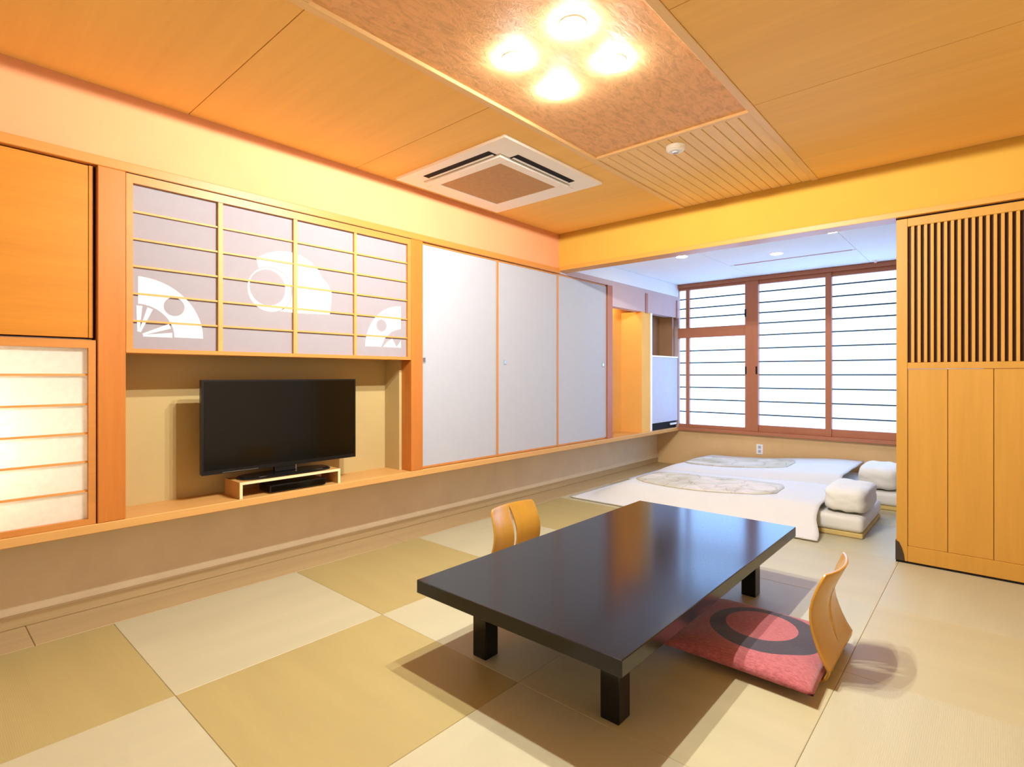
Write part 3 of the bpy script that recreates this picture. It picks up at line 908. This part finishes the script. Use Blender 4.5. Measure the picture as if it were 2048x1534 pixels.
bmesh.ops.translate(bm, verts=bm.verts, vec=(2.272, 2.385, 0.0175))
cu = link_mesh('floor_cushion', bm, cushion_mat(), None, (2.272, 2.385, 0.0175), smooth=True)
tag(cu, 'red floor cushion printed with a dark ring on the plywood chair', 'cushion')

# ------------------------------------------------------------------ bedding
def rounded_slab(bm, x0, x1, y0, y1, z0, z1, r=0.03):
    add_box(bm, x0, x1, y0, y1, z0, z1, r, 4)

def futon_base(x0, x1, y0, y1, label, z1=0.150):
    root = empty('futon_mattress', ((x0 + x1) / 2, (y0 + y1) / 2, 0.0))
    tag(root, label, 'mattress', 'futon mattresses in the inner room')
    box('under_mat', 'mat_under', x0 + 0.01, x1 - 0.005, y0 + 0.01, y1 - 0.01, 0.001, 0.036, root, 0.008, 2)
    bm = bmesh.new(); add_box(bm, x0, x1, y0, y1, 0.036, z1, 0.035, 4)
    link_mesh('mattress_pad', bm, 'mattress', root, smooth=True)
    return root
futon_base(0.56, 2.345, 4.445, 5.26, 'white folded futon mattress nearest the low table')
futon_base(0.52, 2.50, 5.56, 6.54, 'white futon mattress next to the window wall')

def quilt(x0, x1, y0, y1, hfun, label, oval, n=64, m=40, hem0=0.012):
    """draped cover: a height field that falls to the floor at its free edges"""
    def H(x, y):
        return hfun(x, y)
    bm = bmesh.new()
    vt = [[bm.verts.new((x0 + (x1 - x0) * i / n, y0 + (y1 - y0) * j / m, 0)) for j in range(m + 1)] for i in range(n + 1)]
    for row in vt:
        for v in row:
            v.co.z = H(v.co.x, v.co.y)
            v.co.x += 0.045 * sstep(x1 - 0.25, x1, v.co.x) * (1 - sstep(0.02, 0.14, v.co.z))
    for i in range(n):
        for j in range(m):
            bm.faces.new((vt[i][j], vt[i + 1][j], vt[i + 1][j + 1], vt[i][j + 1]))
    bmesh.ops.recalc_face_normals(bm, faces=bm.faces)
    root = link_mesh('quilt', bm, 'linen', None, ((x0 + x1) / 2, (y0 + y1) / 2, 0.0), smooth=True)
    sm = root.modifiers.new('solid', 'SOLIDIFY'); sm.thickness = 0.012; sm.offset = -1.0
    tag(root, label, 'quilt', 'white quilts on the futons')
    # patterned window of the cover, following the surface
    cx, cy, rx, ry = oval
    bm = bmesh.new()
    nr, na = 10, 56
    rings = []
    for k in range(nr + 1):
        rr = k / nr
        ring = []
        for q in range(na):
            a = 2 * math.pi * q / na
            c, s = math.cos(a), math.sin(a)
            e = 0.62
            wob = 1 + 0.05 * mnoise.noise(Vector((c * 2.5, s * 2.5, cx)))
            px_ = cx + rx * rr * wob * math.copysign(abs(c) ** e, c)
            py_ = cy + ry * rr * wob * math.copysign(abs(s) ** e, s)
            ring.append(bm.verts.new((px_, py_, H(px_, py_) + 0.007)))
            if k == 0: break
        rings.append(ring)
    for k in range(nr):
        A, B = rings[k], rings[k + 1]
        for q in range(na):
            q2 = (q + 1) % na
            if k == 0: bm.faces.new((A[0], B[q], B[q2]))
            else: bm.faces.new((A[q], B[q], B[q2], A[q2]))
    p = link_mesh('patterned_window', bm, pattern_mat(cx), root, smooth=True)
    sm = p.modifiers.new('solid', 'SOLIDIFY'); sm.thickness = 0.006; sm.offset = -1.0
    return root

def pattern_mat(seed):
    m, nt, b = new_mat('quilt_pattern')
    tc = nt.nodes.new('ShaderNodeTexCoord')
    mp = nt.nodes.new('ShaderNodeMapping'); mp.inputs['Location'].default_value = (seed * 3, 1, 0); mp.inputs['Scale'].default_value = (0.8, 0.8, 1)
    nt.links.new(tc.outputs['Object'], mp.inputs['Vector'])
    vo = nt.nodes.new('ShaderNodeTexVoronoi'); vo.feature = 'DISTANCE_TO_EDGE'; vo.inputs['Scale'].default_value = 5.0
    nz = nt.nodes.new('ShaderNodeTexNoise'); nz.inputs['Scale'].default_value = 4.0; nz.inputs['Detail'].default_value = 7.0; nz.inputs['Distortion'].default_value = 0.6
    nt.links.new(mp.outputs[0], nz.inputs['Vector'])
    va = nt.nodes.new('ShaderNodeVectorMath'); va.operation = 'MULTIPLY_ADD'; va.inputs[1].default_value = (0.25, 0.25, 0.25)
    nt.links.new(nz.outputs['Color'], va.inputs[0]); nt.links.new(mp.outputs[0], va.inputs[2])
    nt.links.new(va.outputs[0], vo.inputs['Vector'])
    r1 = ramp_node(nt, nz.outputs['Fac'], [(0.30, lin((186, 172, 140))), (0.50, lin((208, 200, 180))), (0.60, lin((224, 210, 196))), (0.75, lin((196, 186, 162)))])
    r2 = ramp_node(nt, vo.outputs['Distance'], [(0.0, (0.42, 0.36, 0.26, 1)), (0.035, (1, 1, 1, 1))])
    mx = nt.nodes.new('ShaderNodeMix'); mx.data_type = 'RGBA'; mx.blend_type = 'MULTIPLY'; mx.inputs[0].default_value = 0.5
    nt.links.new(r1.outputs['Color'], mx.inputs[6]); nt.links.new(r2.outputs['Color'], mx.inputs[7])
    nt.links.new(mx.outputs[2], b.inputs['Base Color'])
    b.inputs['Roughness'].default_value = 0.8
    b.inputs['Specular IOR Level'].default_value = 0.2
    return m

def sstep(a, b, x):
    t_ = max(0.0, min(1.0, (x - a) / (b - a)))
    return t_ * t_ * (3 - 2 * t_)

def hA(x, y):
    top = 0.175 + 0.030 * sstep(0.9, 1.9, x)
    ex = sstep(0.04, 0.55, x)
    ey = 0.10 + 0.90 * sstep(4.17, 4.50, y)
    fold = 0.010 * mnoise.noise(Vector((x * 2.2, y * 9.0, 3.1))) * (1 - sstep(4.5, 4.8, y)) + 0.008 * mnoise.noise(Vector((x * 3, y * 3, 0.5)))
    h = top * ex * ey
    h = max(h, 0.006)
    base = 0.165 if (x > 0.27 and y > 4.43) else 0.0
    return max(h + fold * min(1, h / 0.1), 0.016)
def hB(x, y):
    top = 0.185 + 0.085 * sstep(0.7, 2.0, x)
    ex = sstep(0.0, 0.50, x)
    ey = 0.55 + 0.45 * sstep(5.22, 5.55, y)
    h = top * ex * ey
    fold = 0.010 * mnoise.noise(Vector((x * 2.5, y * 4.0, 7.7)))
    return max(h + fold * min(1, h / 0.1), 0.016)
quilt(0.06, 2.072, 4.170, 5.29, hA, 'white quilt with beige patterned window hanging towards the low table', (1.10, 4.80, 0.63, 0.33))
quilt(0.02, 2.03, 5.305, 6.57, hB, 'white quilt with grey patterned window nearest the window wall', (0.95, 6.03, 0.55, 0.36))

def pillow(lx, ly, h, loc, label, seed):
    bm = bmesh.new()
    add_box(bm, -lx / 2, lx / 2, -ly / 2, ly / 2, 0.0, h)
    bmesh.ops.subdivide_edges(bm, edges=bm.edges[:], cuts=11, use_grid_fill=True)
    for v in bm.verts:
        u, w, q = v.co.x / (lx / 2), v.co.y / (ly / 2), (v.co.z - h / 2) / (h / 2)
        p = 5.5
        L = (abs(u) ** p + abs(w) ** p + abs(q) ** p) ** (1 / p)
        k = 1.0 / L if L > 1 else 1.0
        u, w, q = u * k, w * k, q * k
        sag = 0.010 * mnoise.noise(Vector((u * 2.2 + seed, w * 2.2, q * 2.0)))
        v.co = Vector((u * lx / 2, w * ly / 2, h / 2 + q * h / 2 * (1 - 0.12 * w * w)))
        v.co += Vector((sag, sag, sag))
        v.co.z = max(v.co.z, 0.001)
    bmesh.ops.translate(bm, verts=bm.verts, vec=loc)
    o = link_mesh('pillow', bm, 'mattress', None, loc, smooth=True)
    tag(o, label, 'pillow', 'pillows at the head of the futons')
    return o
pillow(0.275, 0.57, 0.185, (2.218, 4.765, 0.151), 'plump white pillow on the futon nearest the low table', 1.0)
pillow(0.30, 0.60, 0.205, (2.275, 5.865, 0.151), 'plump white pillow on the futon by the window wall', 4.0)

# wall socket below the window
wo = empty('wall_socket', (0.988, YW - 0.006, 0.228))
tag(wo, 'small white socket plate on the tan wall below the window', 'socket')
box('socket_plate', 'white_ceiling', 0.952, 1.024, YW - 0.009, YW - 0.0005, 0.228, 0.344, wo, 0.002)
for z in (0.262, 0.310):
    box('socket_insert', 'paper', 0.972, 1.004, YW - 0.0105, YW - 0.0088, z - 0.016, z + 0.016, wo, 0.001)

# small fitting where the inner ceiling meets the window head
sf = empty('ceiling_fitting', (2.137, 6.50, ZF))
tag(sf, 'tiny white fitting on the inner ceiling just above the paper window', 'fitting')
bm = bmesh.new(); lathe(bm, 2.137, 6.50, [(0.0, ZF - 0.008), (0.028, ZF - 0.007), (0.032, ZF - 0.0002), (0.0, ZF - 0.0002)], 18)
link_mesh('fitting_plate', bm, 'white_plastic', sf)
bm = bmesh.new(); lathe(bm, 2.137, 6.50, [(0.0, ZF - 0.022), (0.012, ZF - 0.020), (0.010, ZF - 0.0082), (0.0, ZF - 0.0082)], 12)
link_mesh('fitting_head', bm, 'white_plastic', sf)
